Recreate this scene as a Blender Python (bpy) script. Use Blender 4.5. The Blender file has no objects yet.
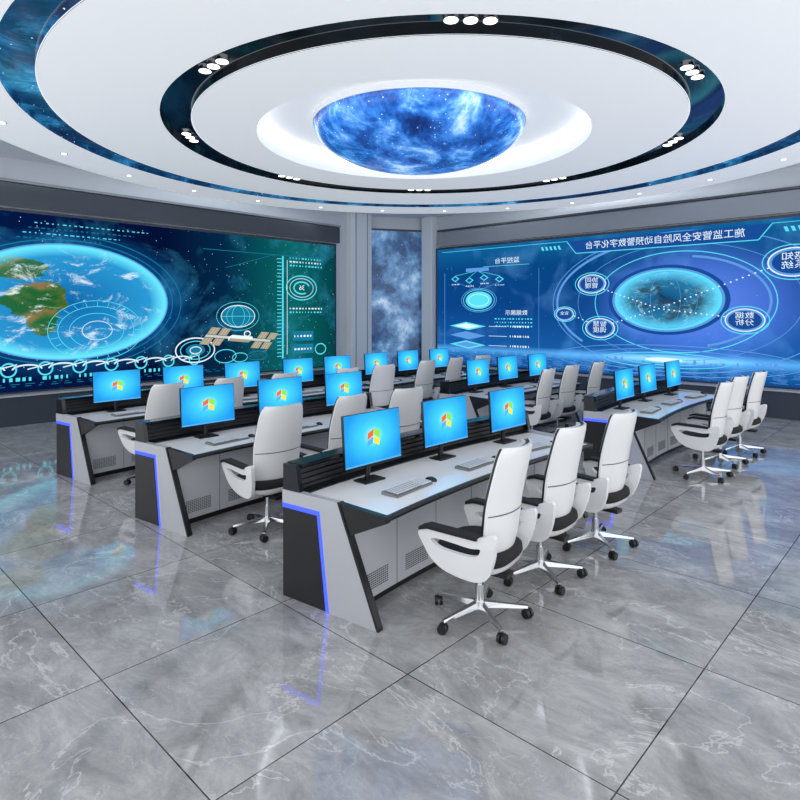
import bpy, bmesh, math, random
from math import sin, cos, pi, radians
from mathutils import Vector, Matrix
random.seed(7)
sc = bpy.context.scene
try:
    sc.view_settings.view_transform = 'Standard'
except Exception:
    pass

# ------------------------------------------------------------------ materials
def nt(name):
    m = bpy.data.materials.new(name); m.use_nodes = True
    n = m.node_tree
    return m, n, n.nodes['Principled BSDF']
def mat(name, col, rough=0.5, metal=0.0, em=None, es=0.0, coat=0.0):
    m, n, b = nt(name)
    b.inputs['Base Color'].default_value = (*col, 1)
    b.inputs['Roughness'].default_value = rough
    b.inputs['Metallic'].default_value = metal
    if coat: b.inputs['Coat Weight'].default_value = coat
    if em:
        b.inputs['Emission Color'].default_value = (*em, 1)
        b.inputs['Emission Strength'].default_value = es
    t = n.nodes.new('ShaderNodeTexNoise'); t.inputs['Scale'].default_value = 30
    r = n.nodes.new('ShaderNodeMapRange'); r.inputs['To Min'].default_value = max(0.02, rough-0.03); r.inputs['To Max'].default_value = rough+0.03
    n.links.new(t.outputs['Fac'], r.inputs['Value']); n.links.new(r.outputs['Result'], b.inputs['Roughness'])
    return m
def emat(name, col, st=1.0):
    m = bpy.data.materials.new(name); m.use_nodes = True
    n = m.node_tree; n.nodes.clear()
    o = n.nodes.new('ShaderNodeOutputMaterial'); e = n.nodes.new('ShaderNodeEmission')
    e.inputs[0].default_value = (*col, 1); e.inputs[1].default_value = st
    n.links.new(e.outputs[0], o.inputs[0])
    return m
def ramp(n, stops):
    r = n.nodes.new('ShaderNodeValToRGB'); el = r.color_ramp.elements
    el[0].position = stops[0][0]; el[0].color = (*stops[0][1], 1)
    el[1].position = stops[-1][0]; el[1].color = (*stops[-1][1], 1)
    for p, c in stops[1:-1]:
        e = el.new(p); e.color = (*c, 1)
    return r
def math_(n, op, a, b=None, c=None):
    x = n.nodes.new('ShaderNodeMath'); x.operation = op
    for i, v in enumerate((a, b, c)):
        if v is None: continue
        if isinstance(v, (int, float)): x.inputs[i].default_value = v
        else: n.links.new(v, x.inputs[i])
    return x.outputs[0]
def mixc(n, fac, a, b, mode='MIX'):
    x = n.nodes.new('ShaderNodeMix'); x.data_type = 'RGBA'; x.blend_type = mode
    for s, v in ((x.inputs['Factor'], fac), (x.inputs[6], a), (x.inputs[7], b)):
        if isinstance(v, (int, float)): s.default_value = v
        elif isinstance(v, tuple): s.default_value = (*v, 1)
        else: n.links.new(v, s)
    return x.outputs[2]
def objco(n):
    t = n.nodes.new('ShaderNodeTexCoord'); s = n.nodes.new('ShaderNodeSeparateXYZ')
    n.links.new(t.outputs['Object'], s.inputs[0]); return t.outputs['Object'], s.outputs
def noise(n, vec, scale, detail=4, dist=0.0, rough=.5):
    t = n.nodes.new('ShaderNodeTexNoise'); t.inputs['Scale'].default_value = scale
    t.inputs['Detail'].default_value = detail; t.inputs['Distortion'].default_value = dist; t.inputs['Roughness'].default_value = rough
    if vec is not None: n.links.new(vec, t.inputs['Vector'])
    return t.outputs['Fac']
def stars(n, vec, scale, thr):
    v = n.nodes.new('ShaderNodeTexVoronoi'); v.inputs['Scale'].default_value = scale
    n.links.new(vec, v.inputs['Vector'])
    return math_(n, 'LESS_THAN', v.outputs['Distance'], thr)
def nebula(name, stops, scale, es, rough=0.12, st=(6, .05), dist=.6, starcol=(.8, .9, 1)):
    m, n, b = nt(name)
    co, _ = objco(n)
    f = noise(n, co, scale, 10, dist, .68)
    r = ramp(n, stops); n.links.new(f, r.inputs[0])
    c = mixc(n, stars(n, co, st[0], st[1]), r.outputs[0], starcol)
    n.links.new(c, b.inputs['Base Color']); n.links.new(c, b.inputs['Emission Color'])
    b.inputs['Emission Strength'].default_value = es; b.inputs['Roughness'].default_value = rough
    return m
def emitcol(name, build, strength=1.0):
    m = bpy.data.materials.new(name); m.use_nodes = True
    n = m.node_tree; n.nodes.clear()
    o = n.nodes.new('ShaderNodeOutputMaterial'); e = n.nodes.new('ShaderNodeEmission')
    n.links.new(build(n), e.inputs[0]); e.inputs[1].default_value = strength
    n.links.new(e.outputs[0], o.inputs[0]); return m
def ellr(n, s, a, ca, ra, cz, rz):
    x = math_(n, 'DIVIDE', math_(n, 'SUBTRACT', s[a], ca), ra)
    z = math_(n, 'DIVIDE', math_(n, 'SUBTRACT', s[2], cz), rz)
    return math_(n, 'SQRT', math_(n, 'ADD', math_(n, 'MULTIPLY', x, x), math_(n, 'MULTIPLY', z, z))), x, z

M = {}
M['ceil'] = mat('ceiling_added_fill_glow', (.79, .80, .82), .6, em=(.95, .97, 1), es=.38)  # plain ceiling surface; emission added as even fill light for the room
M['ceil_out'] = mat('upper_ceiling_paint', (.76, .78, .82), .5)
M['wall'] = mat('wall_panel', (.58, .61, .66), .3)
M['wall_dark'] = mat('wall_dark_panel', (.06, .07, .09), .2)
M['wall_mid'] = mat('wall_mid_panel', (.28, .31, .36), .25)
M['pillar'] = mat('pillar_white', (.78, .81, .85), .25)
M['frame'] = mat('screen_frame', (.05, .06, .08), .25, .4)
M['led'] = emat('led_strip', (.88, .95, 1), 5)
M['led2'] = emat('led_strip_soft', (.85, .93, 1), 1.1)
M['lamp'] = emat('downlight_lens', (1, 1, 1), 3)
M['black'] = mat('black_plastic', (.008, .009, .011), .35)
M['blackg'] = mat('black_gloss', (.008, .010, .015), .12)
M['fabric'] = mat('black_fabric', (.010, .010, .012), .8)
M['white'] = mat('white_shell', (.88, .885, .89), .22)
M['cush'] = mat('light_cushion', (.60, .61, .63), .7)
M['chrome'] = mat('polished_metal', (.75, .76, .78), .15, 1.0)
M['grey'] = mat('silver_panel', (.52, .54, .58), .32, .2)
M['lgrey'] = mat('cabinet_panel', (.60, .62, .65), .4)
M['seam'] = mat('seam_dark', (.05, .05, .06), .6)
M['blue'] = emat('blue_led', (.035, .06, 1.0), 3.2)
M['key'] = mat('keyboard_keys', (.76, .77, .79), .45)
M['kbase'] = mat('keyboard_base', (.22, .23, .25), .4)
M['ring'] = nebula('black_ring_glass', [(.40, (.004, .005, .007)), (.60, (.005, .012, .018)), (.78, (.03, .10, .16))], .6, .2, .06, (5, .0))  # dark glass with a faint blue nebula reflection painted into its colour
M['bluering'] = nebula('blue_ring_glass', [(.32, (.002, .010, .035)), (.48, (.005, .04, .12)), (.58, (.02, .17, .35)), (.75, (.25, .6, .8))], 1.1, .6, .1, (7, .07))
M['dome'] = nebula('dome_galaxy', [(.32, (.003, .025, .15)), (.43, (.012, .09, .40)), (.51, (.04, .22, .70)), (.59, (.22, .50, .95)), (.69, (.8, .92, 1))], 1.7, .62, .2, (11, .09), .3)
M['corner'] = nebula('corner_galaxy', [(.36, (.008, .022, .06)), (.48, (.03, .09, .22)), (.57, (.12, .27, .48)), (.68, (.55, .7, .85))], .8, .5, .2, (6, .06), .2)

def floor_mat():
    m, n, b = nt('floor_marble_tiles')
    co, s = objco(n)
    T = 1.24
    tx = math_(n, 'DIVIDE', math_(n, 'SUBTRACT', s[0], 1.3), T); ty = math_(n, 'DIVIDE', math_(n, 'SUBTRACT', s[1], 1.09), T)
    fx = math_(n, 'FLOOR', tx); fy = math_(n, 'FLOOR', ty)
    gx = math_(n, 'PINGPONG', tx, .5); gy = math_(n, 'PINGPONG', ty, .5)
    g = math_(n, 'LESS_THAN', math_(n, 'MINIMUM', gx, gy), .0028)
    cb = n.nodes.new('ShaderNodeCombineXYZ')
    n.links.new(math_(n, 'ADD', s[0], math_(n, 'MULTIPLY', fx, 3.7)), cb.inputs[0])
    n.links.new(math_(n, 'ADD', s[1], math_(n, 'MULTIPLY', fy, 5.3)), cb.inputs[1])
    n.links.new(math_(n, 'ADD', math_(n, 'MULTIPLY', fx, 1.3), math_(n, 'MULTIPLY', fy, 2.1)), cb.inputs[2])
    mp_ = n.nodes.new('ShaderNodeMapping'); mp_.inputs['Rotation'].default_value = (0, 0, .6); mp_.inputs['Scale'].default_value = (1.0, .6, 1)
    n.links.new(cb.outputs[0], mp_.inputs[0]); v = mp_.outputs[0]
    a = noise(n, v, 3.2, 15, .5, .78)
    r = ramp(n, [(.34, (.23, .232, .234)), (.5, (.36, .361, .362)), (.66, (.52, .52, .52))]); n.links.new(a, r.inputs[0])
    def veins(sc_, wdt, amt, seed):
        mm = n.nodes.new('ShaderNodeMapping'); mm.inputs['Location'].default_value = (seed, seed, seed); n.links.new(v, mm.inputs[0])
        vn = noise(n, mm.outputs[0], sc_, 9, .6, .6)
        vv = math_(n, 'ABSOLUTE', math_(n, 'SUBTRACT', vn, .5))
        ve = n.nodes.new('ShaderNodeMapRange'); ve.inputs['From Min'].default_value = 0; ve.inputs['From Max'].default_value = wdt
        ve.inputs['To Min'].default_value = amt; ve.inputs['To Max'].default_value = 0
        n.links.new(vv, ve.inputs['Value']); return ve.outputs[0]
    c = mixc(n, veins(1.1, .006, .60, 3.0), r.outputs[0], (.74, .74, .74))
    c = mixc(n, veins(2.3, .004, .35, 11.0), c, (.70, .70, .70))
    c = mixc(n, g, c, (.015, .015, .016))
    n.links.new(c, b.inputs['Base Color'])
    rr = n.nodes.new('ShaderNodeMapRange'); rr.inputs['To Min'].default_value = .03; rr.inputs['To Max'].default_value = .085
    n.links.new(a, rr.inputs['Value']); n.links.new(rr.outputs[0], b.inputs['Roughness'])
    b.inputs['IOR'].default_value = 1.65
    return m
M['floor'] = floor_mat()

def desk_top():
    m, n, b = nt('desktop_laminate')
    co, s = objco(n)
    a = noise(n, co, 2.0, 3, .5, .5)
    r = ramp(n, [(.3, (.94, .945, .95)), (.7, (.98, .98, .98))]); n.links.new(a, r.inputs[0])
    n.links.new(r.outputs[0], b.inputs['Base Color']); b.inputs['Roughness'].default_value = .10
    b.inputs['IOR'].default_value = 1.6
    return m
M['top'] = desk_top()

def mon_screen(n):
    co, s = objco(n)
    r, x, z = ellr(n, s, 0, 0.0, .42, .36, .3)
    rp = ramp(n, [(0, (.45, .92, 1.0)), (.28, (.05, .60, .98)), (.75, (.005, .25, .82)), (1, (.0, .14, .60))]); n.links.new(r, rp.inputs[0])
    nn = noise(n, co, 5, 3, 1.5)
    return mixc(n, math_(n, 'MULTIPLY', nn, .3), rp.outputs[0], (.1, .85, .85))
M['mon'] = emitcol('monitor_display', mon_screen, 1.15)
M['lr'] = emat('logo_red', (.95, .16, .03), 1.1); M['lg'] = emat('logo_green', (.30, .80, .05), 1.1)
M['lb'] = emat('logo_blue', (.10, .45, 1), 1.1); M['ly'] = emat('logo_yellow', (1, .72, .05), 1.2)

def left_bg(n):
    co, s = objco(n)
    mr = n.nodes.new('ShaderNodeMapRange'); mr.inputs['From Min'].default_value = .6; mr.inputs['From Max'].default_value = 11.2
    n.links.new(s[0], mr.inputs['Value'])
    r = ramp(n, [(0, (.0, .012, .08)), (.3, (.001, .008, .055)), (.52, (.001, .005, .035)), (.66, (.001, .022, .065)), (.85, (.003, .13, .13)), (1, (.001, .045, .06))])
    n.links.new(mr.outputs[0], r.inputs[0])
    nz = noise(n, co, .7, 10, .4, .66)
    r2 = ramp(n, [(.50, (0, 0, 0)), (.62, (.01, .08, .14)), (.75, (.06, .30, .40))]); n.links.new(nz, r2.inputs[0])
    c = mixc(n, 1.0, r.outputs[0], r2.outputs[0], 'ADD')
    g, _, _ = ellr(n, s, 0, 4.23, 2.7, 2.3, 1.55)
    gg = n.nodes.new('ShaderNodeMapRange'); gg.inputs['From Min'].default_value = .65; gg.inputs['From Max'].default_value = 1.0
    gg.inputs['To Min'].default_value = .6; gg.inputs['To Max'].default_value = 0; n.links.new(g, gg.inputs['Value'])
    c = mixc(n, gg.outputs[0], c, (.004, .12, .38))
    c = mixc(n, stars(n, co, 9, .07), c, (.6, .8, 1))
    return c
M['lbg'] = emitcol('video_space_background', left_bg, 1.0)
def planet(a, ca, ra, cz, rz, sea, land1, land2, cloud, seed, rim, lc=None, cth=(.56, .74), shp=(.70, .08)):
    def f(n):
        co, s = objco(n)
        r, x, z = ellr(n, s, a, ca, ra, cz, rz)
        cb = n.nodes.new('ShaderNodeCombineXYZ'); n.links.new(x, cb.inputs[0]); n.links.new(z, cb.inputs[1]); cb.inputs[2].default_value = seed
        v = cb.outputs[0]
        l = noise(n, v, 2.4, 12, .2, .62)
        if lc:
            best = None
            for (la, lz, ra_, rz_) in lc:
                d, _, _ = ellr(n, s, a, la, ra_, lz, rz_)
                best = d if best is None else math_(n, 'MINIMUM', best, d)
            l = math_(n, 'ADD', math_(n, 'MULTIPLY', l, .9), math_(n, 'MULTIPLY', math_(n, 'SUBTRACT', 1.0, math_(n, 'MINIMUM', best, 1.6)), .45))
            l = math_(n, 'ADD', l, .04)
        lr = ramp(n, [(.49, (0, 0, 0)), (.50, (1, 1, 1))]); n.links.new(l, lr.inputs[0])
        lcr = ramp(n, [(.40, land1), (.52, (land1[0]*3+.02, land1[1]*1.3, land1[2]+.01)), (.62, land2)]); n.links.new(noise(n, v, 5, 10), lcr.inputs[0])
        seaR = ramp(n, [(0, sea), (1, (sea[0]*2+.01, min(1, sea[1]*2.4), min(1, sea[2]*1.7)))]); n.links.new(r, seaR.inputs[0])
        c = mixc(n, lr.outputs[0], seaR.outputs[0], lcr.outputs[0])
        cl = ramp(n, [(cth[0], (0, 0, 0)), (cth[1], (.9, .9, .9))]); n.links.new(noise(n, v, 3.0, 14, .8, .76), cl.inputs[0])
        c = mixc(n, cl.outputs[0], c, cloud)
        sh = ramp(n, [(0, (0, 0, 0)), (shp[0], (shp[1],)*3), (.99, (.9, .9, .9))]); n.links.new(r, sh.inputs[0])
        return mixc(n, sh.outputs[0], c, rim)
    return f
M['earth'] = emitcol('video_earth', planet(0, 4.13, 1.97, 2.32, 1.12, (.003, .12, .36), (.012, .10, .012), (.24, .14, .04), (.85, .97, 1), 3.3, (.15, .78, .95),
    [(3.50, 2.38, .58, .32), (3.2, 2.95, .55, .22), (3.65, 2.05, .28, .35)], (.54, .66), (.82, .05)), 1.15)
M['planet2'] = emitcol('video_planet', planet(1, 4.86, 1.14, 2.4, .66, (.002, .06, .18), (.004, .03, .07), (.03, .20, .36), (.45, .85, 1), 8.1, (.12, .70, 1), None, (.54, .74), (.66, .1)), 1.15)
def right_bg(n):
    co, s = objco(n)
    mr = n.nodes.new('ShaderNodeMapRange'); mr.inputs['From Min'].default_value = .6; mr.inputs['From Max'].default_value = 4.05
    n.links.new(s[2], mr.inputs['Value'])
    r = ramp(n, [(0, (.004, .06, .26)), (.08, (.01, .13, .42)), (.13, (.08, .36, .78)), (.17, (.008, .10, .36)), (.5, (.003, .055, .24)), (.8, (.002, .06, .22)), (1, (.005, .12, .32))])
    n.links.new(mr.outputs[0], r.inputs[0])
    g, _, _ = ellr(n, s, 1, 4.2, 2.9, 2.3, 1.7)
    gr = ramp(n, [(0, (.12, .20, .60)), (.45, (.06, .11, .42)), (.8, (.006, .015, .06)), (1, (0, 0, 0))]); n.links.new(g, gr.inputs[0])
    c = mixc(n, 1.0, r.outputs[0], gr.outputs[0], 'ADD')
    g2, _, _ = ellr(n, s, 1, 4.8, 3.6, 1.05, .22)
    gr2 = ramp(n, [(0, (.30, .50, .6)), (.5, (.03, .10, .20)), (1, (0, 0, 0))]); n.links.new(g2, gr2.inputs[0])
    c = mixc(n, 1.0, c, gr2.outputs[0], 'ADD')
    nz = noise(n, co, 1.0, 8, .5); r3 = ramp(n, [(.52, (0, 0, 0)), (.8, (.04, .12, .22))]); n.links.new(nz, r3.inputs[0])
    c = mixc(n, 1.0, c, r3.outputs[0], 'ADD')
    return mixc(n, stars(n, co, 7, .045), c, (.35, .6, .95))
M['rbg'] = emitcol('video_blue_background', right_bg, 1.05)
M['hc'] = emat('hud_cyan', (.10, .72, .86), 1.1)
M['hd'] = emat('hud_dim', (.01, .20, .34), 1.0)
M['hw'] = emat('hud_white', (.75, .9, 1), 1.1)
M['hb'] = emat('hud_bar', (.01, .075, .32), 1.0)
M['hl'] = emat('hud_light_blue', (.12, .34, .80), 1.0)
M['hg'] = emat('hud_ship', (.42, .36, .24), 1.0)
M['hs'] = emat('hud_solar_panel', (.62, .64, .62), 1.0)

# ------------------------------------------------------------------ mesh builder
class MB:
    def __init__(s): s.v=[]; s.f=[]; s.m=[]; s.sm=[]; s.mats=[]
    def mi(s, k):
        if k not in s.mats: s.mats.append(k)
        return s.mats.index(k)
    def add(s, vs, fs, k, smooth=False):
        o=len(s.v); i=s.mi(k); s.v += [tuple(p) for p in vs]
        for f in fs:
            s.f.append([o+j for j in f]); s.m.append(i); s.sm.append(smooth)
    def box(s, c, d, k, R=None):
        hx,hy,hz=[q/2 for q in d]
        vs=[Vector((x,y,z)) for x in(-hx,hx) for y in(-hy,hy) for z in(-hz,hz)]
        if R is not None: vs=[R@p for p in vs]
        vs=[p+Vector(c) for p in vs]
        s.add(vs,[(0,1,3,2),(4,6,7,5),(0,4,5,1),(2,3,7,6),(0,2,6,4),(1,5,7,3)],k)
    def loft(s, secs, k, smooth=True, cap=True, closed=True):
        n=len(secs[0]); vs=[p for q in secs for p in q]; fs=[]
        for a in range(len(secs)-1):
            for i in range(n if closed else n-1):
                j=(i+1)%n; fs.append((a*n+i,a*n+j,(a+1)*n+j,(a+1)*n+i))
        s.add(vs,fs,k,smooth)
        if cap:
            s.add(secs[0],[tuple(range(n))],k); s.add(secs[-1],[tuple(range(n))],k)
    def cyl(s, p1, p2, r1, r2, k, n=16, smooth=True):
        p1=Vector(p1); p2=Vector(p2); d=(p2-p1).normalized()
        a=d.orthogonal().normalized(); b=d.cross(a)
        s.loft([[p+ (a*cos(2*pi*i/n)+b*sin(2*pi*i/n))*r for i in range(n)] for p,r in((p1,r1),(p2,r2))],k,smooth)
    def mesh(s, name, merge=True):
        me=bpy.data.meshes.new(name); me.from_pydata(s.v,[],s.f); 
        for k in s.mats: me.materials.append(M[k])
        for i,p in enumerate(me.polygons): p.material_index=s.m[i]; p.use_smooth=s.sm[i]
        bm=bmesh.new(); bm.from_mesh(me)
        bmesh.ops.recalc_face_normals(bm, faces=bm.faces); bm.to_mesh(me); bm.free()
        return me
def put(me, name, loc=(0,0,0), rz=0.0, bevel=0, parent=None):
    o=bpy.data.objects.new(name, me); o.location=loc; o.rotation_euler=(0,0,rz)
    sc.collection.objects.link(o)
    if bevel:
        b=o.modifiers.new('Bevel','BEVEL'); b.width=bevel; b.segments=2; b.limit_method='ANGLE'; b.angle_limit=radians(50)
    if parent: o.parent=parent
    return o
def catmull(pts, n=5, closed=True):
    out=[]; N=len(pts); rng=range(N if closed else N-1)
    for i in rng:
        g=lambda k: pts[k%N] if closed else pts[max(0,min(N-1,k))]
        p0,p1,p2,p3=g(i-1),g(i),g(i+1),g(i+2)
        for t in range(n):
            t/=n
            out.append(tuple(.5*((2*p1[a])+(-p0[a]+p2[a])*t+(2*p0[a]-5*p1[a]+4*p2[a]-p3[a])*t*t+(-p0[a]+3*p1[a]-3*p2[a]+p3[a])*t**3) for a in range(len(p1))))
    if not closed: out.append(pts[-1])
    return out

# ------------------------------------------------------------------ room
X0,X1,Y0,Y1 = -1.5,14.12,-1.5,13.12
H=5.05
CX,CY=7.205,6.03
b=MB(); b.box(((X0+X1)/2,(Y0+Y1)/2,-.05),(X1-X0+.4,Y1-Y0+.4,.1),'floor'); put(b.mesh('floor'),'floor')
b=MB(); b.box(((X0+X1)/2,Y1+.1,H/2),(X1-X0,.2,H),'wall'); put(b.mesh('wall_left'),'wall_left')
b=MB(); b.box((X1+.1,(Y0+Y1)/2,H/2),(.2,Y1-Y0+.4,H),'wall'); put(b.mesh('wall_right'),'wall_right')
b=MB()
A=Vector((12.45,Y1,0)); B=Vector((X1,12.15,0)); d=(B-A); nrm=Vector((-d.y,d.x,0)).normalized()
if nrm.x>0: nrm=-nrm
def quadbox(b,A,B,z0,z1,off,th,k):
    vs=[]
    for p in (A,B):
        for o in (off,off+th):
            for z in (z0,z1):
                q=p+nrm*o; vs.append((q.x,q.y,z))
    b.add(vs,[(0,1,3,2),(4,6,7,5),(0,4,5,1),(2,3,7,6),(0,2,6,4),(1,5,7,3)],k)
quadbox(b,A,B,0,H,-.02,.04,'wall')
put(b.mesh('wall_corner'),'wall_corner')
b=MB(); quadbox(b,A+d*.02,B-d*.02,.5,4.62,.025,.03,'corner'); 
quadbox(b,A+d*.0,B-d*.0,4.62,4.68,.025,.05,'frame'); quadbox(b,A,B,.42,.5,.025,.05,'frame')
put(b.mesh('galaxy_wall_panel'),'galaxy_wall_panel')
b=MB()
b.box((12.03,13.0,H/2),(.82,.24,H),'pillar')
for x in (11.80,12.26): b.box((x,12.876,H/2),(.02,.01,H),'seam')
put(b.mesh('trim_1'),'trim_1',bevel=.01)
b=MB(); b.box((13.98,11.9,H/2),(.28,.42,H),'pillar'); put(b.mesh('trim_2'),'trim_2',bevel=.01)
b=MB(); b.box(((X0+11.3)/2,13.07,4.34),(11.3-X0,.10,.44),'wall_dark'); b.box(((X0+11.3)/2,13.05,4.60),(11.3-X0,.14,.05),'wall_mid'); put(b.mesh('trim_3'),'trim_3')
b=MB(); b.box((14.07,(Y0+11.6)/2,4.34),(.10,11.6-Y0,.44),'wall_mid'); b.box((14.05,(Y0+11.6)/2,4.60),(.14,11.6-Y0,.05),'wall_dark'); put(b.mesh('trim_4'),'trim_4')
b=MB(); b.box(((X0+11.4)/2,12.93,.27),(11.4-X0,.36,.54),'wall_dark'); b.box(((X0+11.4)/2,12.93,.555),(11.4-X0,.42,.03),'grey'); put(b.mesh('baseboard_left'),'baseboard_left')
b=MB(); b.box((13.93,(Y0+11.6)/2,.27),(.36,11.6-Y0,.54),'wall_dark'); b.box((13.93,(Y0+11.6)/2,.555),(.42,11.6-Y0,.03),'grey'); put(b.mesh('baseboard_right'),'baseboard_right')

# ceiling
N=144
def circ(r,z,cx=CX,cy=CY,n=N): return [(cx+r*cos(2*pi*i/n),cy+r*sin(2*pi*i/n),z) for i in range(n)]
DX,DY=CX-.13,CY+.14
b=MB()
Z=4.8; RR=0.07
R_=[2.55,3.62,4.03,5.37,5.76,6.76]
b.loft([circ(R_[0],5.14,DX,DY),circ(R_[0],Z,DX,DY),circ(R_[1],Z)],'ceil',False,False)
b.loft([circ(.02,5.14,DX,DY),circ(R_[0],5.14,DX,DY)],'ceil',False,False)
b.loft([circ(R_[1],Z),circ(R_[1],Z+RR),circ(R_[2],Z+RR),circ(R_[2],Z)],'ring',False,False)
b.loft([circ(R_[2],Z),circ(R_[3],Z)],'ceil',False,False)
b.loft([circ(R_[3],Z),circ(R_[3],Z+RR),circ(R_[4],Z+RR),circ(R_[4],Z)],'bluering',False,False)
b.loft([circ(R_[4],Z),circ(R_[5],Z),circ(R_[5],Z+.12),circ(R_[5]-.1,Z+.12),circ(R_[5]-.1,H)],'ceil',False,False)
angs=sorted([2*pi*i/N for i in range(N)]+[math.atan2(y-CY,x-CX)%(2*pi) for x in(X0,X1) for y in(Y0,Y1)])
def rect(a):
    c,s_=cos(a),sin(a); t=[]
    if c>1e-9:t.append((X1-CX)/c)
    if c<-1e-9:t.append((X0-CX)/c)
    if s_>1e-9:t.append((Y1-CY)/s_)
    if s_<-1e-9:t.append((Y0-CY)/s_)
    return min(t)
b.loft([[(CX+(R_[5]-.1)*cos(a),CY+(R_[5]-.1)*sin(a),H) for a in angs],[(CX+rect(a)*cos(a),CY+rect(a)*sin(a),H) for a in angs]],'ceil_out',False,False)
b.loft([circ(R_[5]+.004,Z+.03),circ(R_[5]+.03,Z+.03),circ(R_[5]+.03,Z+.06),circ(R_[5]+.004,Z+.06)],'led',False,False)
b.loft([circ(R_[0]-.004,Z+.24,DX,DY),circ(R_[0]-.04,Z+.24,DX,DY),circ(R_[0]-.04,Z+.28,DX,DY),circ(R_[0]-.004,Z+.28,DX,DY)],'led',False,False)
b.loft([circ(R_[1]+.002,Z+.005),circ(R_[1]+.014,Z+.005)],'led2',False,False)
b.loft([circ(R_[3]+.002,Z+.005),circ(R_[3]+.012,Z+.005)],'led2',False,False)
put(b.mesh('ceiling'),'ceiling')
# dome
b=MB(); secs=[]
for i in range(25):
    t=i/24*pi/2; secs.append([(max(.001,1.64*cos(t))*cos(2*pi*j/72),max(.001,1.64*cos(t))*sin(2*pi*j/72),-.66*sin(t)) for j in range(72)])
b.loft(secs,'dome',True,False)
b.loft([[(1.66*cos(2*pi*i/72),1.66*sin(2*pi*i/72),z) for i in range(72)] for z in (0,.095)],'white',False,True)
put(b.mesh('galaxy_dome_ceiling_lamp'),'galaxy_dome_ceiling_lamp',(CX-.17,CY+.18,5.04))
bt=MB()
for k in (-1,0,1):
    x=k*.185
    c0=[(x+.078*cos(2*pi*i/24),.078*sin(2*pi*i/24)) for i in range(24)]
    bt.loft([[(p[0],p[1],0) for p in c0],[(p[0],p[1],-.03) for p in c0]],'chrome',False)
    bt.loft([[(x+(p[0]-x)*.86,p[1]*.86,-.031) for p in c0],[(x+(p[0]-x)*.86,p[1]*.86,-.034) for p in c0]],'lamp',False)
me3=bt.mesh('triple_downlight')
for k in range(8):
    a=k*pi/4
    put(me3,'triple_downlight',(CX+3.825*cos(a),CY+3.825*sin(a),Z+RR),a+pi/2)
bt=MB(); bt.cyl((0,0,0),(0,0,-.015),.06,.06,'chrome',20,False); bt.cyl((0,0,-.016),(0,0,-.02),.042,.042,'lamp',20,False)
me1=bt.mesh('downlight')
for k in range(24):
    a=(k+.5)*pi/12
    put(me1,'recessed_downlight',(CX+6.25*cos(a),CY+6.25*sin(a),Z))

# ------------------------------------------------------------------ video walls
def P(side,a,z,l):
    return (a,13.0-.004*l,z) if side=='L' else (14.0-.004*l,a,z)
def rectp(b,side,a0,a1,z0,z1,l,k): b.add([P(side,a0,z0,l),P(side,a1,z0,l),P(side,a1,z1,l),P(side,a0,z1,l)],[(0,1,2,3)],k)
def poly(b,side,pts,l,k): b.add([P(side,a,z,l) for a,z in pts],[tuple(range(len(pts)))],k)
def disc(b,side,ca,cz,ra,rz,l,k,n=64): poly(b,side,[(ca+ra*cos(2*pi*i/n),cz+rz*sin(2*pi*i/n)) for i in range(n)],l,k)
def ring(b,side,ca,cz,ra,rz,w,l,k,a0=0,a1=360,n=72):
    vs=[];fs=[]
    for i in range(n+1):
        t=radians(a0+(a1-a0)*i/n)
        vs.append(P(side,ca+ra*cos(t),cz+rz*sin(t),l)); vs.append(P(side,ca+(ra-w)*cos(t),cz+(rz-w)*sin(t),l))
    for i in range(n): fs.append((2*i,2*i+1,2*i+3,2*i+2))
    b.add(vs,fs,k)
def line(b,side,p,q,w,l,k):
    dx,dz=q[0]-p[0],q[1]-p[1]; L=math.hypot(dx,dz) or 1; nx,nz=-dz/L*w/2,dx/L*w/2
    poly(b,side,[(p[0]+nx,p[1]+nz),(q[0]+nx,q[1]+nz),(q[0]-nx,q[1]-nz),(p[0]-nx,p[1]-nz)],l,k)
def text(b,side,s,a,z,size,l,k,sx=1.0):
    try:
        c=bpy.data.curves.new('t','FONT'); c.body=s; c.size=size; c.align_x='CENTER'; c.align_y='CENTER'; c.resolution_u=2
        o=bpy.data.objects.new('t',c); sc.collection.objects.link(o); bpy.context.view_layer.update()
        dg=bpy.context.evaluated_depsgraph_get()
        me=bpy.data.meshes.new_from_object(o.evaluated_get(dg))
        sgn = -1 if side=='L' else 1
        b.add([P(side,a+sgn*sx*v.co.x,z+v.co.y,l) for v in me.vertices],[tuple(p.vertices) for p in me.polygons],k)
        bpy.data.objects.remove(o); bpy.data.curves.remove(c); bpy.data.meshes.remove(me)
    except Exception as e:
        print('text fail',e)
def dashes(b,side,a0,a1,z,h,l,k,step=.09,fill=.6):
    a=a0
    while a<a1:
        w=step*fill*random.uniform(.4,1.4); rectp(b,side,a,min(a+w,a1),z,z+h,l,k); a+=step+w*.3

b=MB()
L0,L1=.8,11.09; ZB,ZT=.61,4.02
b.box(((L0+L1)/2,13.06,(ZB+ZT)/2),(L1-L0+.12,.10,ZT-ZB+.12),'frame')
rectp(b,'L',L0,L1,ZB,ZT,0,'lbg')
disc(b,'L',4.13,2.32,2.03,1.17,2,'hl'); disc(b,'L',4.13,2.32,2.00,1.145,3,'hc'); disc(b,'L',4.13,2.32,1.97,1.12,4,'earth')
for r,k in ((.2,'hw'),(.36,'hc'),(.5,'hc'),(.62,'hc')): ring(b,'L',4.65,1.74,r*1.5,r,.012,5,k)
for i in range(24):
    t=2*pi*i/24; line(b,'L',(4.65+.76*cos(t),1.74+.5*sin(t)),(4.65+.9*cos(t),1.74+.59*sin(t)),.010,5,'hc')
ring(b,'L',4.13,2.32,2.35,1.36,.02,1,'hd',-70,80); ring(b,'L',4.13,2.32,2.15,1.25,.02,1,'hd')
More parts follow.
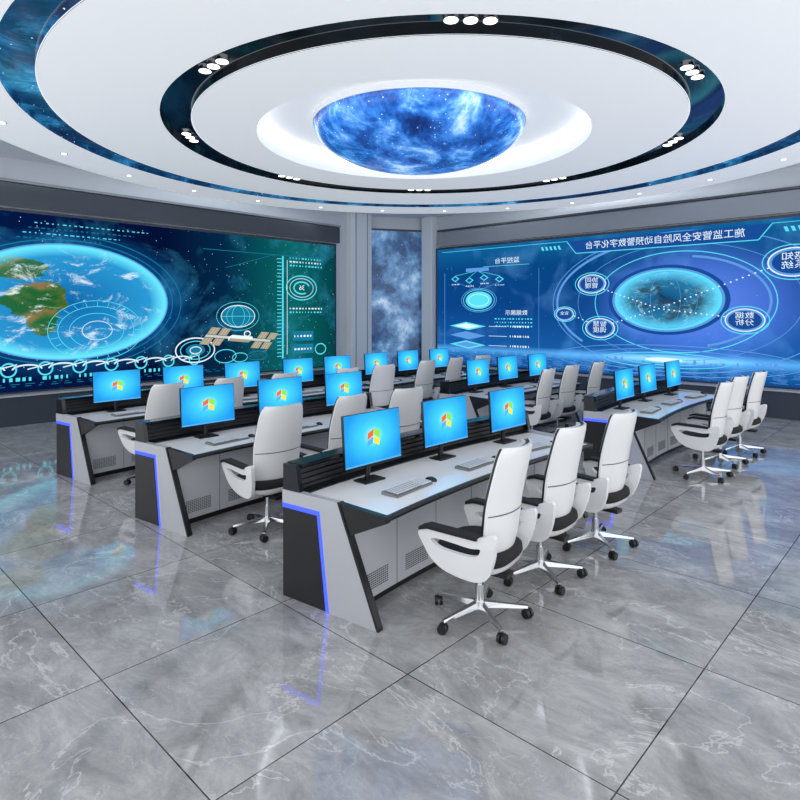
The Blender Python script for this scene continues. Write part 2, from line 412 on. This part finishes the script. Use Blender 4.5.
for i in range(10):
    ring(b,'L',.9+.62*i,1.02,.26,.10,.03,5,'hw',0,180,24); ring(b,'L',1.21+.62*i,1.02,.14,.14,.03,5,'hc',n=30)
    line(b,'L',(.9+.62*i,1.02),(1.35+.62*i,1.12),.02,5,'hw')
for i in range(9): dashes(b,'L',1.0+.66*i,1.5+.66*i,.80,.07,5,'hc')
for z in (.70,.74): dashes(b,'L',1.0,10.8,z,.012,5,'hd',.2)
ring(b,'L',6.82,1.23,.50,.30,.03,5,'hw'); ring(b,'L',6.82,1.23,.38,.22,.02,5,'hc'); disc(b,'L',6.82,1.23,.24,.14,5,'hd'); ring(b,'L',6.82,1.23,.15,.09,.02,6,'hw')
ring(b,'L',7.6,1.05,.30,.17,.02,5,'hc'); ring(b,'L',8.0,1.0,.22,.12,.02,5,'hc'); ring(b,'L',8.5,1.02,.30,.12,.02,5,'hd')
disc(b,'L',7.95,2.02,.46,.26,5,'hd'); ring(b,'L',7.95,2.02,.48,.28,.02,6,'hw'); ring(b,'L',7.95,2.02,.6,.36,.012,6,'hc')
for k in (.18,.33): ring(b,'L',7.95,2.02,k,.26,.012,6,'hc')
line(b,'L',(7.5,2.02),(8.4,2.02),.012,6,'hc')
# satellite
def sp(u,v):
    return (8.0+u*.98+v*.45, 1.47-.10*u+v*.55)
def spoly(pts,l,k): poly(b,'L',[sp(u,v) for u,v in pts],l,k)
spoly([(-.95,.05),(.9,.05),(.9,-.05),(-.95,-.05)],7,'hs')
spoly([(-.28,.12),(.30,.12),(.36,0),(.30,-.14),(-.28,-.14),(-.34,0)],8,'hw'); spoly([(-.28,-.02),(.34,-.02),(.30,-.14),(-.28,-.14)],9,'hg')
for u0 in (-.95,-.66,.46,.75):
    for v0,v1 in ((.07,.36),(-.36,-.07)):
        spoly([(u0,v0),(u0+.24,v0),(u0+.24,v1),(u0,v1)],8,'hg')
        for q in (.08,.16): spoly([(u0+q-.006,v0),(u0+q+.006,v0),(u0+q+.006,v1),(u0+q-.006,v1)],9,'hs')
ring(b,'L',*sp(.1,.22),.10,.08,.03,9,'hw')
line(b,'L',(9.28,.9),(9.28,3.6),.05,5,'hc'); line(b,'L',(9.42,1.0),(9.42,3.5),.015,5,'hw')
for i in range(28): rectp(b,'L',9.1,9.24,.95+.095*i,.97+.095*i,5,'hc')
ring(b,'L',9.9,2.78,.52,.34,.03,5,'hc'); ring(b,'L',9.9,2.78,.40,.26,.015,5,'hw'); ring(b,'L',9.9,2.78,.28,.18,.04,5,'hc',20,300)
text(b,'L','36',9.9,2.78,.2,6,'hw')
for i,z in enumerate((3.55,3.45,3.35,2.2,2.1)): dashes(b,'L',9.5,10.6,z,.04,5,'hw' if i%2 else 'hc')
for z in (1.0,1.35):
    rectp(b,'L',9.6,10.3,z,z+.26,5,'hd'); dashes(b,'L',9.65,10.25,z+.1,.05,6,'hw')
ring(b,'L',10.55,1.1,.2,.16,.03,5,'hc')
line(b,'L',(7.0,3.62),(10.5,3.62),.015,5,'hd'); line(b,'L',(7.6,3.2),(9.0,3.62),.012,5,'hd')
for i in range(4): dashes(b,'L',3.2+.1*i,4.8+.3*i,3.54+.10*i,.02,5,'hc' if i%2 else 'hd')
ring(b,'L',2.2,3.3,.5,.35,.03,5,'hc'); ring(b,'L',2.2,3.3,.35,.22,.02,5,'hw')
put(b.mesh('video_wall'),'video_wall')

b=MB()
Ra,Rb=.4,11.60
b.box((14.06,(Ra+Rb)/2,(ZB+ZT)/2),(.10,Rb-Ra+.12,ZT-ZB+.12),'frame')
rectp(b,'R',Ra,Rb,ZB,ZT,0,'rbg')
S='R'
ring(b,S,4.6,2.35,3.1,1.60,.02,1,'hl'); ring(b,S,4.6,2.35,3.0,1.52,.06,1,'hl',-40,70); ring(b,S,4.6,2.35,1.95,1.15,.02,1,'hc')
ring(b,S,4.6,2.35,1.85,1.05,.05,1,'hl',100,250); ring(b,S,4.6,2.35,2.4,1.32,.012,1,'hl')
disc(b,S,4.86,2.4,1.34,.80,1,'hb'); disc(b,S,4.86,2.4,1.24,.73,2,'hl'); disc(b,S,4.86,2.4,1.18,.69,3,'hc'); disc(b,S,4.86,2.4,1.14,.66,4,'planet2')
for q in (.3,.62,.9): ring(b,S,4.86,2.4,1.12*q,.65,.008,5,'hl')
def dots(a0,z0,a1,z1,n):
    for i in range(n):
        t=i/(n-1); disc(b,S,a0+(a1-a0)*t,z0+(z1-z0)*t,.020,.015,6,'hw',8)
dots(6.5,2.75,5.0,2.2,16); dots(5.0,2.2,3.3,1.98,16); dots(5.0,2.2,2.6,3.1,22); dots(6.4,1.75,5.0,2.2,14); dots(7.2,2.07,6.4,1.75,8)
for (a,z,r,t) in ((6.62,2.82,.32,'协同\n管理'),(7.35,2.07,.22,'安全'),(6.41,1.73,.33,'智慧\n调度'),(3.25,1.95,.33,'数据\n分析'),(2.38,3.12,.40,'感知\n系统'),(1.2,2.2,.4,'应用\n中心')):
    ring(b,S,a,z,r*1.4,r*.9,.02,5,'hc'); disc(b,S,a,z,r*1.15,r*.74,6,'hw'); disc(b,S,a,z,r*1.08,r*.68,7,'hl'); disc(b,S,a,z,r*.95,r*.58,8,'hb')
    text(b,S,t,a,z+.02,r*.44,9,'hw',1.25)
poly(b,S,[(7.3,3.93),(7.05,3.62),(3.0,3.62),(2.75,3.93)],2,'hb')
line(b,S,(7.05,3.61),(3.0,3.61),.02,3,'hc'); line(b,S,(7.3,3.93),(7.05,3.61),.02,3,'hc'); line(b,S,(2.75,3.93),(3.0,3.61),.02,3,'hc')
line(b,S,(11.4,3.93),(7.3,3.93),.012,3,'hc'); line(b,S,(2.75,3.93),(.5,3.93),.012,3,'hc')
text(b,S,'施工监管安全风险自动预警数字化平台',5.02,3.775,.205,4,'hw',1.02)
for s_ in (0,1):
    for i in range(5):
        a=(7.5+.12*i) if s_ else (2.5-.12*i)
        poly(b,S,[(a,3.84),(a+.06,3.84),(a+.02,3.74),(a-.04,3.74)],3,'hc')
text(b,S,'监控平台',9.1,3.55,.17,4,'hw',1.2); line(b,S,(9.9,3.42),(8.4,3.42),.012,4,'hc')
for i in range(4):
    a=10.9-.52*i; z=3.05+(.0 if i%2 else .06)
    poly(b,S,[(a-.15,z),(a,z+.09),(a+.15,z),(a,z-.09)],4,'hc'); poly(b,S,[(a-.10,z),(a,z+.06),(a+.10,z),(a,z-.06)],5,'hb')
    line(b,S,(a,z+.09),(10.1,3.32),.012,4,'hc'); line(b,S,(a,z-.09),(10.1,2.75),.01,4,'hl')
    dashes(b,S,a-.15,a+.15,z-.18,.03,4,'hw',.05)
rectp(b,S,9.7,10.5,3.3,3.4,5,'hl')
ring(b,S,10.05,2.47,.62,.35,.02,5,'hl'); disc(b,S,10.05,2.47,.46,.25,5,'hc'); ring(b,S,10.05,2.47,.55,.31,.02,5,'hc'); ring(b,S,10.05,2.47,.36,.18,.015,6,'hw')
text(b,S,'数据展示',8.8,2.1,.15,4,'hw',1.2)
for i in range(3): dashes(b,S,8.3,9.5,1.92-.1*i,.035,4,'hc',.08)
for i,z in enumerate((1.72,1.45,1.18)):
    poly(b,S,[(11.1,z),(10.5,z+.12),(9.8,z),(10.4,z-.12)],5+i,'hc' if i!=1 else 'hl'); poly(b,S,[(10.9,z),(10.5,z+.08),(10.0,z),(10.4,z-.08)],9,'hw' if i==0 else 'hl')
    line(b,S,(9.7,z),(9.1,z),.012,5,'hw'); dashes(b,S,8.4,9.0,z-.02,.05,5,'hw',.07)
line(b,S,(11.3,3.3),(11.3,1.0),.015,4,'hl'); line(b,S,(8.1,3.3),(8.1,1.0),.01,4,'hl')
for r in (.5,.9,1.4,2.0,2.7): ring(b,S,4.9,1.02,r,r*.13,.018,3,'hc' if r<1.5 else 'hl')
disc(b,S,4.9,1.03,.42,.05,4,'hw')
for i in range(60):
    a=random.uniform(.5,11.3); h=random.uniform(.02,.12); rectp(b,S,a,a+random.uniform(.02,.08),.95,.95+h,2,'hl')
for i in range(14): dashes(b,S,.5,11.3,.66+.018*i,.006,2,'hl',.35)
put(b.mesh('video_wall'),'video_wall')

# ------------------------------------------------------------------ desk
def desk_mesh(name, halfchord, thm):
    R=halfchord/sin(thm); b=MB()
    def pt(t,d,z): return ((R-d)*sin(t),(R-d)*cos(t)-R,z)
    def sweep(prof,t0,t1,k,n=1): b.loft([[pt(t0+(t1-t0)*i/n,d,z) for d,z in prof] for i in range(n+1)],k,False)
    NS=18; w=.045/R; e=.004/R
    for sg in (-1,1):
        t0=sg*thm; t1=sg*(thm-w)
        sweep([(0,0),(0,.66),(.345,.66),(.43,0)],t0,t1,'black')
        sweep([(0,.66),(0,.695),(.375,.695),(.465,0),(.43,0),(.345,.66)],t0+sg*e,t1,'blue')
        sweep([(0,.695),(0,.79),(.54,.79),(.885,0),(.465,0),(.375,.695)],t0+sg*2*e,t1,'grey')
        sweep([(.54,.79),(.885,.0),(.898,.0),(.898,.02),(.558,.79)],t0+sg*3*e,t1,'black')
        sweep([(.55,.785),(.96,.765),(.96,.725),(.65,.58)],t0+sg*e,t1,'black')
        sweep([(0,.79),(0,.98),(.13,.98),(.17,.79)],t0,t1,'blackg')
    a,c=-thm+w,thm-w
    sweep([(.17,.74),(.17,.765),(.935,.765),(.935,.74)],a,c,'top',NS)
    sweep([(.935,.728),(.935,.767),(.955,.767),(.965,.75),(.955,.728)],-thm,thm,'black',NS)
    sweep([(.17,.70),(.17,.74),(.935,.74),(.93,.72),(.6,.70)],a,c,'lgrey',NS)
    sweep([(0,.02),(0,.96),(.05,.96),(.05,.02)],a,c,'black',NS)
    sweep([(0,.96),(0,.985),(.15,.985),(.15,.96)],a,c,'blackg',NS)
    for i in range(4): sweep([(.09,.79+.042*i),(.09,.812+.042*i),(.125,.818+.042*i),(.125,.79+.042*i)],a,c,'black',NS)
    sweep([(.05,.77),(.05,.96),(.09,.96),(.09,.77)],a,c,'seam',NS)
    sweep([(.12,.76),(.12,.80),(.18,.775),(.18,.76)],a,c,'blackg',NS)
    sweep([(.05,.06),(.05,.70),(.64,.70),(.64,.06)],a,c,'lgrey',NS)
    sweep([(.08,.0),(.08,.06),(.61,.06),(.61,.0)],a,c,'black',NS)
    nd=6
    for i in range(nd+1):
        t=a+(c-a)*i/nd; q=.002/R; sweep([(.63,.06),(.63,.70),(.642,.70),(.642,.06)],t-q,t+q,'seam')
    for i in range(nd):
        tc=a+(c-a)*(i+.5)/nd
        for zz in range(8):
            for s_ in range(-6,7):
                t=tc+s_*.024/R; q=.009/R; z=.12+.016*zz
                sweep([(.63,z),(.63,z+.008),(.6415,z+.008),(.6415,z)],t-q,t+q,'seam')
    return b.mesh(name), R, pt
deskme,RD,pt=desk_mesh('control_console_desk',1.63,radians(8))
deskS,RS,ptS=desk_mesh('short_console',.86,radians(2.0))

b=MB()
Rt=Matrix.Rotation(radians(-4),3,'X')
def mp(x,y,z):
    v=Rt@Vector((x,y,z)); return (v.x,v.y,v.z+.345)
def mbox(x0,x1,y0,y1,z0,z1,k):
    vs=[mp(x,y,z) for x in(x0,x1) for y in(y0,y1) for z in(z0,z1)]
    b.add(vs,[(0,1,3,2),(4,6,7,5),(0,4,5,1),(2,3,7,6),(0,2,6,4),(1,5,7,3)],k)
mbox(-.313,.313,-.012,.010,-.203,.205,'blackg'); mbox(-.2,.2,.010,.030,-.13,.12,'black')
b.add([mp(-.309,-.0135,-.197),mp(.309,-.0135,-.197),mp(.309,-.0135,.201),mp(-.309,-.0135,.201)],[(0,1,2,3)],'mon')
def petal(x0,x1,z0,z1,k):
    # waving flag panes: curved top/bottom edges, slanted sides
    n=8; vs=[]
    for i in range(n+1):
        x=x0+(x1-x0)*i/n; wv=-.013*cos((x+.07)/.14*2*pi*.95)
        vs+= [mp(x+.16*z0,-.0145,z0+wv),mp(x+.16*z1,-.0145,z1+wv)]
    b.add(vs,[(2*i,2*i+2,2*i+3,2*i+1) for i in range(n)],k)
petal(-.070,-.004,.004,.056,'lr'); petal(.004,.066,.004,.056,'lg'); petal(-.066,-.004,-.054,-.004,'lb'); petal(.004,.068,-.054,-.004,'ly')
mbox(-.309,.309,-.0145,-.0140,-.197,-.184,'lb')
b.cyl((0,.055,.008),(0,.05,.32),.022,.018,'black',12)
b.box((0,.03,.006),(.22,.14,.012),'black'); b.box((0,.035,.33),(.08,.04,.08),'black')
monme=b.mesh('computer_monitor')
b=MB()
b.loft([[(-.225,-.075,0),(.225,-.075,0),(.225,.075,0),(-.225,.075,0)],[(-.225,-.075,.012),(.225,-.075,.012),(.225,.075,.022),(-.225,.075,.022)]],'kbase',False)
for r in range(5):
    y=-.058+.027*r; z=.015+.010*(y+.075)/.15+.004
    x=-.216
    n=[8,13,14,14,15][r]
    for i in range(n):
        wk=.30/n if r else (.13 if i==3 else .17/7)
        b.box((x+wk/2,y,z),(wk-.005,.021,.009),'kbase'); b.box((x+wk/2,y,z+.005),(wk-.006,.020,.004),'key'); x+=wk
    x=.095
    for i in range(6): b.box((x+.010,y,z+.002),(.017,.019,.009),'key'); x+=.0205
kbme=b.mesh('computer_keyboard')
b=MB()
secs=[]
for i in range(7):
    t=i/6*pi/2; secs.append([(.031*cos(t)*cos(2*pi*j/20),.055*cos(t)*sin(2*pi*j/20),.030*sin(t)) for j in range(20)])
b.loft(secs,'blackg',True); b.box((0,.025,.028),(.006,.016,.008),'white')
msme=b.mesh('computer_mouse')

# ------------------------------------------------------------------ chair (faces +Y)
b=MB()
def superell(rx,ry,z,cy=0,n=36,e=3.2):
    out=[]
    for i in range(n):
        t=2*pi*i/n; c,s_=cos(t),sin(t)
        out.append((rx*math.copysign(abs(c)**(2/e),c),cy+ry*math.copysign(abs(s_)**(2/e),s_),z))
    return out
b.loft([superell(.10,.12,.375),superell(.20,.20,.395),superell(.262,.25,.43),superell(.275,.262,.462)],'white')
b.loft([superell(.265,.255,.462),superell(.272,.265,.48),superell(.268,.26,.520),superell(.245,.238,.540),superell(.12,.12,.546)],'fabric')
prof=catmull([(-.20,.46,.205),(-.235,.56,.228),(-.258,.70,.250),(-.278,.86,.256),(-.312,1.02,.248),(-.350,1.18,.228),(-.364,1.24,.190)],4,False)
def grid(off,ws,curv,nw=12,crop=(0,1)):
    rows=[]
    q=prof[int(crop[0]*len(prof)):max(2,int(crop[1]*len(prof)))]
    for (y,z,hw) in q:
        rows.append([(hw*ws*(2*i/nw-1), y+off+curv*abs(2*i/nw-1)**2.2, z) for i in range(nw+1)])
    return rows
def rimloop(o): return [r[0] for r in o]+o[-1][1:]+[r[-1] for r in reversed(o[:-1])]+list(reversed(o[0][1:-1]))
o_=grid(0,1,.085); i_=grid(.022,1,.078)
b.loft(o_,'white',True,False,False); b.loft(i_,'black',True,False,False)
b.loft([rimloop(o_),rimloop(i_)],'white',True,False)
i0=grid(.020,.985,.078,crop=(.01,.995)); i2=grid(.048,.97,.072,crop=(.01,.995))
b.loft(i2,'black',True,False,False); b.loft([rimloop(i0),rimloop(i2)],'black',True,False)
for cr,km in (((.03,.50),'fabric'),((.52,.97),'cush')):
    c1=grid(.048,.90,.066,crop=cr); c2=grid(.076,.84,.060,crop=cr)
    b.loft(c2,km,True,False,False); b.loft([rimloop(c1),rimloop(c2)],km,True,False)
zz=.80
b.loft([[(x,-.2720-.003+.085*abs(x/.253)**2.2,zz+dz) for x in [(-.250+.500*i/12) for i in range(13)]] for dz in (-.003,.003)],'black',True,False,False)
# side wings / arm loops
outer=[(-.27,.72),(-.12,.675),(.06,.675),(.21,.675),(.285,.64),(.255,.56),(.20,.47),(.09,.405),(-.10,.385),(-.20,.42),(-.25,.52),(-.275,.62)]
inner=[(-.17,.62),(-.10,.610),(.05,.620),(.15,.622),(.19,.606),(.165,.58),(.12,.560),(.04,.552),(-.05,.550),(-.11,.555),(-.15,.57),(-.17,.595)]
oo=catmull(outer,4); ii=catmull(inner,4); n=len(oo)
for sg in (-1,1):
    def fx(z): return sg*(.262+.040*max(0,min(1,(z-.40)/.25)))
    A1=[(fx(z),y,z) for y,z in oo]; A2=[(fx(z)+sg*.035,y,z) for y,z in oo]
    B1=[(fx(z),y,z) for y,z in ii]; B2=[(fx(z)+sg*.035,y,z) for y,z in ii]
    b.loft([A1,A2,B2,B1,A1],'white',False,False)
    pad=[(-.16,.674),(.0,.676),(.20,.680),(.268,.660),(.268,.682),(.21,.704),(.0,.700),(-.16,.694)]
    b.loft([[(sg*.280,y,z) for y,z in pad],[(sg*.358,y,z) for y,z in pad]],'fabric',False)
b.box((0,0,.365),(.16,.20,.04),'black'); b.cyl((.0,.05,.36),(.24,.08,.35),.008,.008,'black',8); b.box((.25,.08,.35),(.05,.03,.012),'black')
b.box((0,-.12,.355),(.10,.22,.03),'black')
b.cyl((0,0,.09),(0,0,.24),.030,.030,'chrome',16); b.cyl((0,0,.24),(0,0,.36),.018,.018,'chrome',16); b.cyl((0,0,.075),(0,0,.13),.045,.040,'chrome',20)
BR=.33
for k in range(5):
    t=2*pi*k/5+.3; c,s_=cos(t),sin(t); px,py=-s_,c
    def sec(r,w,z0,z1): return [(c*r+px*w,s_*r+py*w,z0),(c*r-px*w,s_*r-py*w,z0),(c*r-px*w*.7,s_*r-py*w*.7,z1),(c*r+px*w*.7,s_*r+py*w*.7,z1)]
    b.loft([sec(.03,.026,.085,.125),sec(.17,.020,.080,.107),sec(BR,.015,.074,.089)],'chrome',False)
    b.cyl((c*BR,s_*BR,.045),(c*BR,s_*BR,.075),.008,.008,'black',8)
    u=t+.6; ax,ay=cos(u),sin(u)
    for q in (-1,1):
        b.cyl((c*BR+ax*.006*q,s_*BR+ay*.006*q,.034),(c*BR+ax*.028*q,s_*BR+ay*.028*q,.034),.034,.032,'black',16)
    b.box((c*BR,s_*BR,.056),(.03,.03,.02),'black',Matrix.Rotation(u,3,'Z'))
chairme=b.mesh('office_chair')

# ------------------------------------------------------------------ placement
rows=[3.775,6.265,8.70]; cols=[4.25,9.12]
def seat(cx,yc,th,R,ptf,chair=True,yaw=None,dx=0):
    x,y,_=ptf(th,.345,0); put(monme,'computer_monitor',(cx+x,yc+y,.767),-th*.15)
    x,y,_=ptf(th,.70,0); put(kbme,'computer_keyboard',(cx+x,yc+y,.767),-th+random.uniform(-.05,.05))
    x,y,_=ptf(th+.32/R,.70,0); put(msme,'computer_mouse',(cx+x,yc+y,.767),-th)
    if chair:
        x,y,_=ptf(th,1.34,0)
        put(chairme,'office_chair',(cx+x+dx,yc+y,0.0),-th*.5+(random.uniform(-.12,.12) if yaw is None else yaw))
for r,yc in enumerate(rows):
    for c,cx in enumerate(cols):
        if c==0 and r>0: cx-=.05
        put(deskme,'control_console_desk',(cx,yc,0))
        for j in (-1,0,1):
            yaw=None; dx=0
            if r==0 and c==0: yaw=[.10,.05,0][j+1]; dx=[-.02,-.03,0][j+1]
            seat(cx,yc,j*1.0/RD,RD,pt,True,yaw,dx)
yc=8.60; cx=6.66
put(deskS,'control_console_desk',(cx,yc,0))
for j in (-.45,.45): seat(cx,yc,j/RS,RS,ptS,True)

# ------------------------------------------------------------------ lights
w=bpy.data.worlds.new('World'); sc.world=w; w.use_nodes=True
w.node_tree.nodes['Background'].inputs[0].default_value=(.96,.975,1,1); w.node_tree.nodes['Background'].inputs[1].default_value=1.45

# ------------------------------------------------------------------ camera
cam=bpy.data.cameras.new('camera'); co=bpy.data.objects.new('camera',cam); sc.collection.objects.link(co)
co.location=(0,0,2.1); co.rotation_euler=(radians(90),0,radians(-46.74))
cam.sensor_width=36; cam.lens=593/800*36; cam.shift_y=-(400-313)/800; cam.clip_start=.05
sc.camera=co
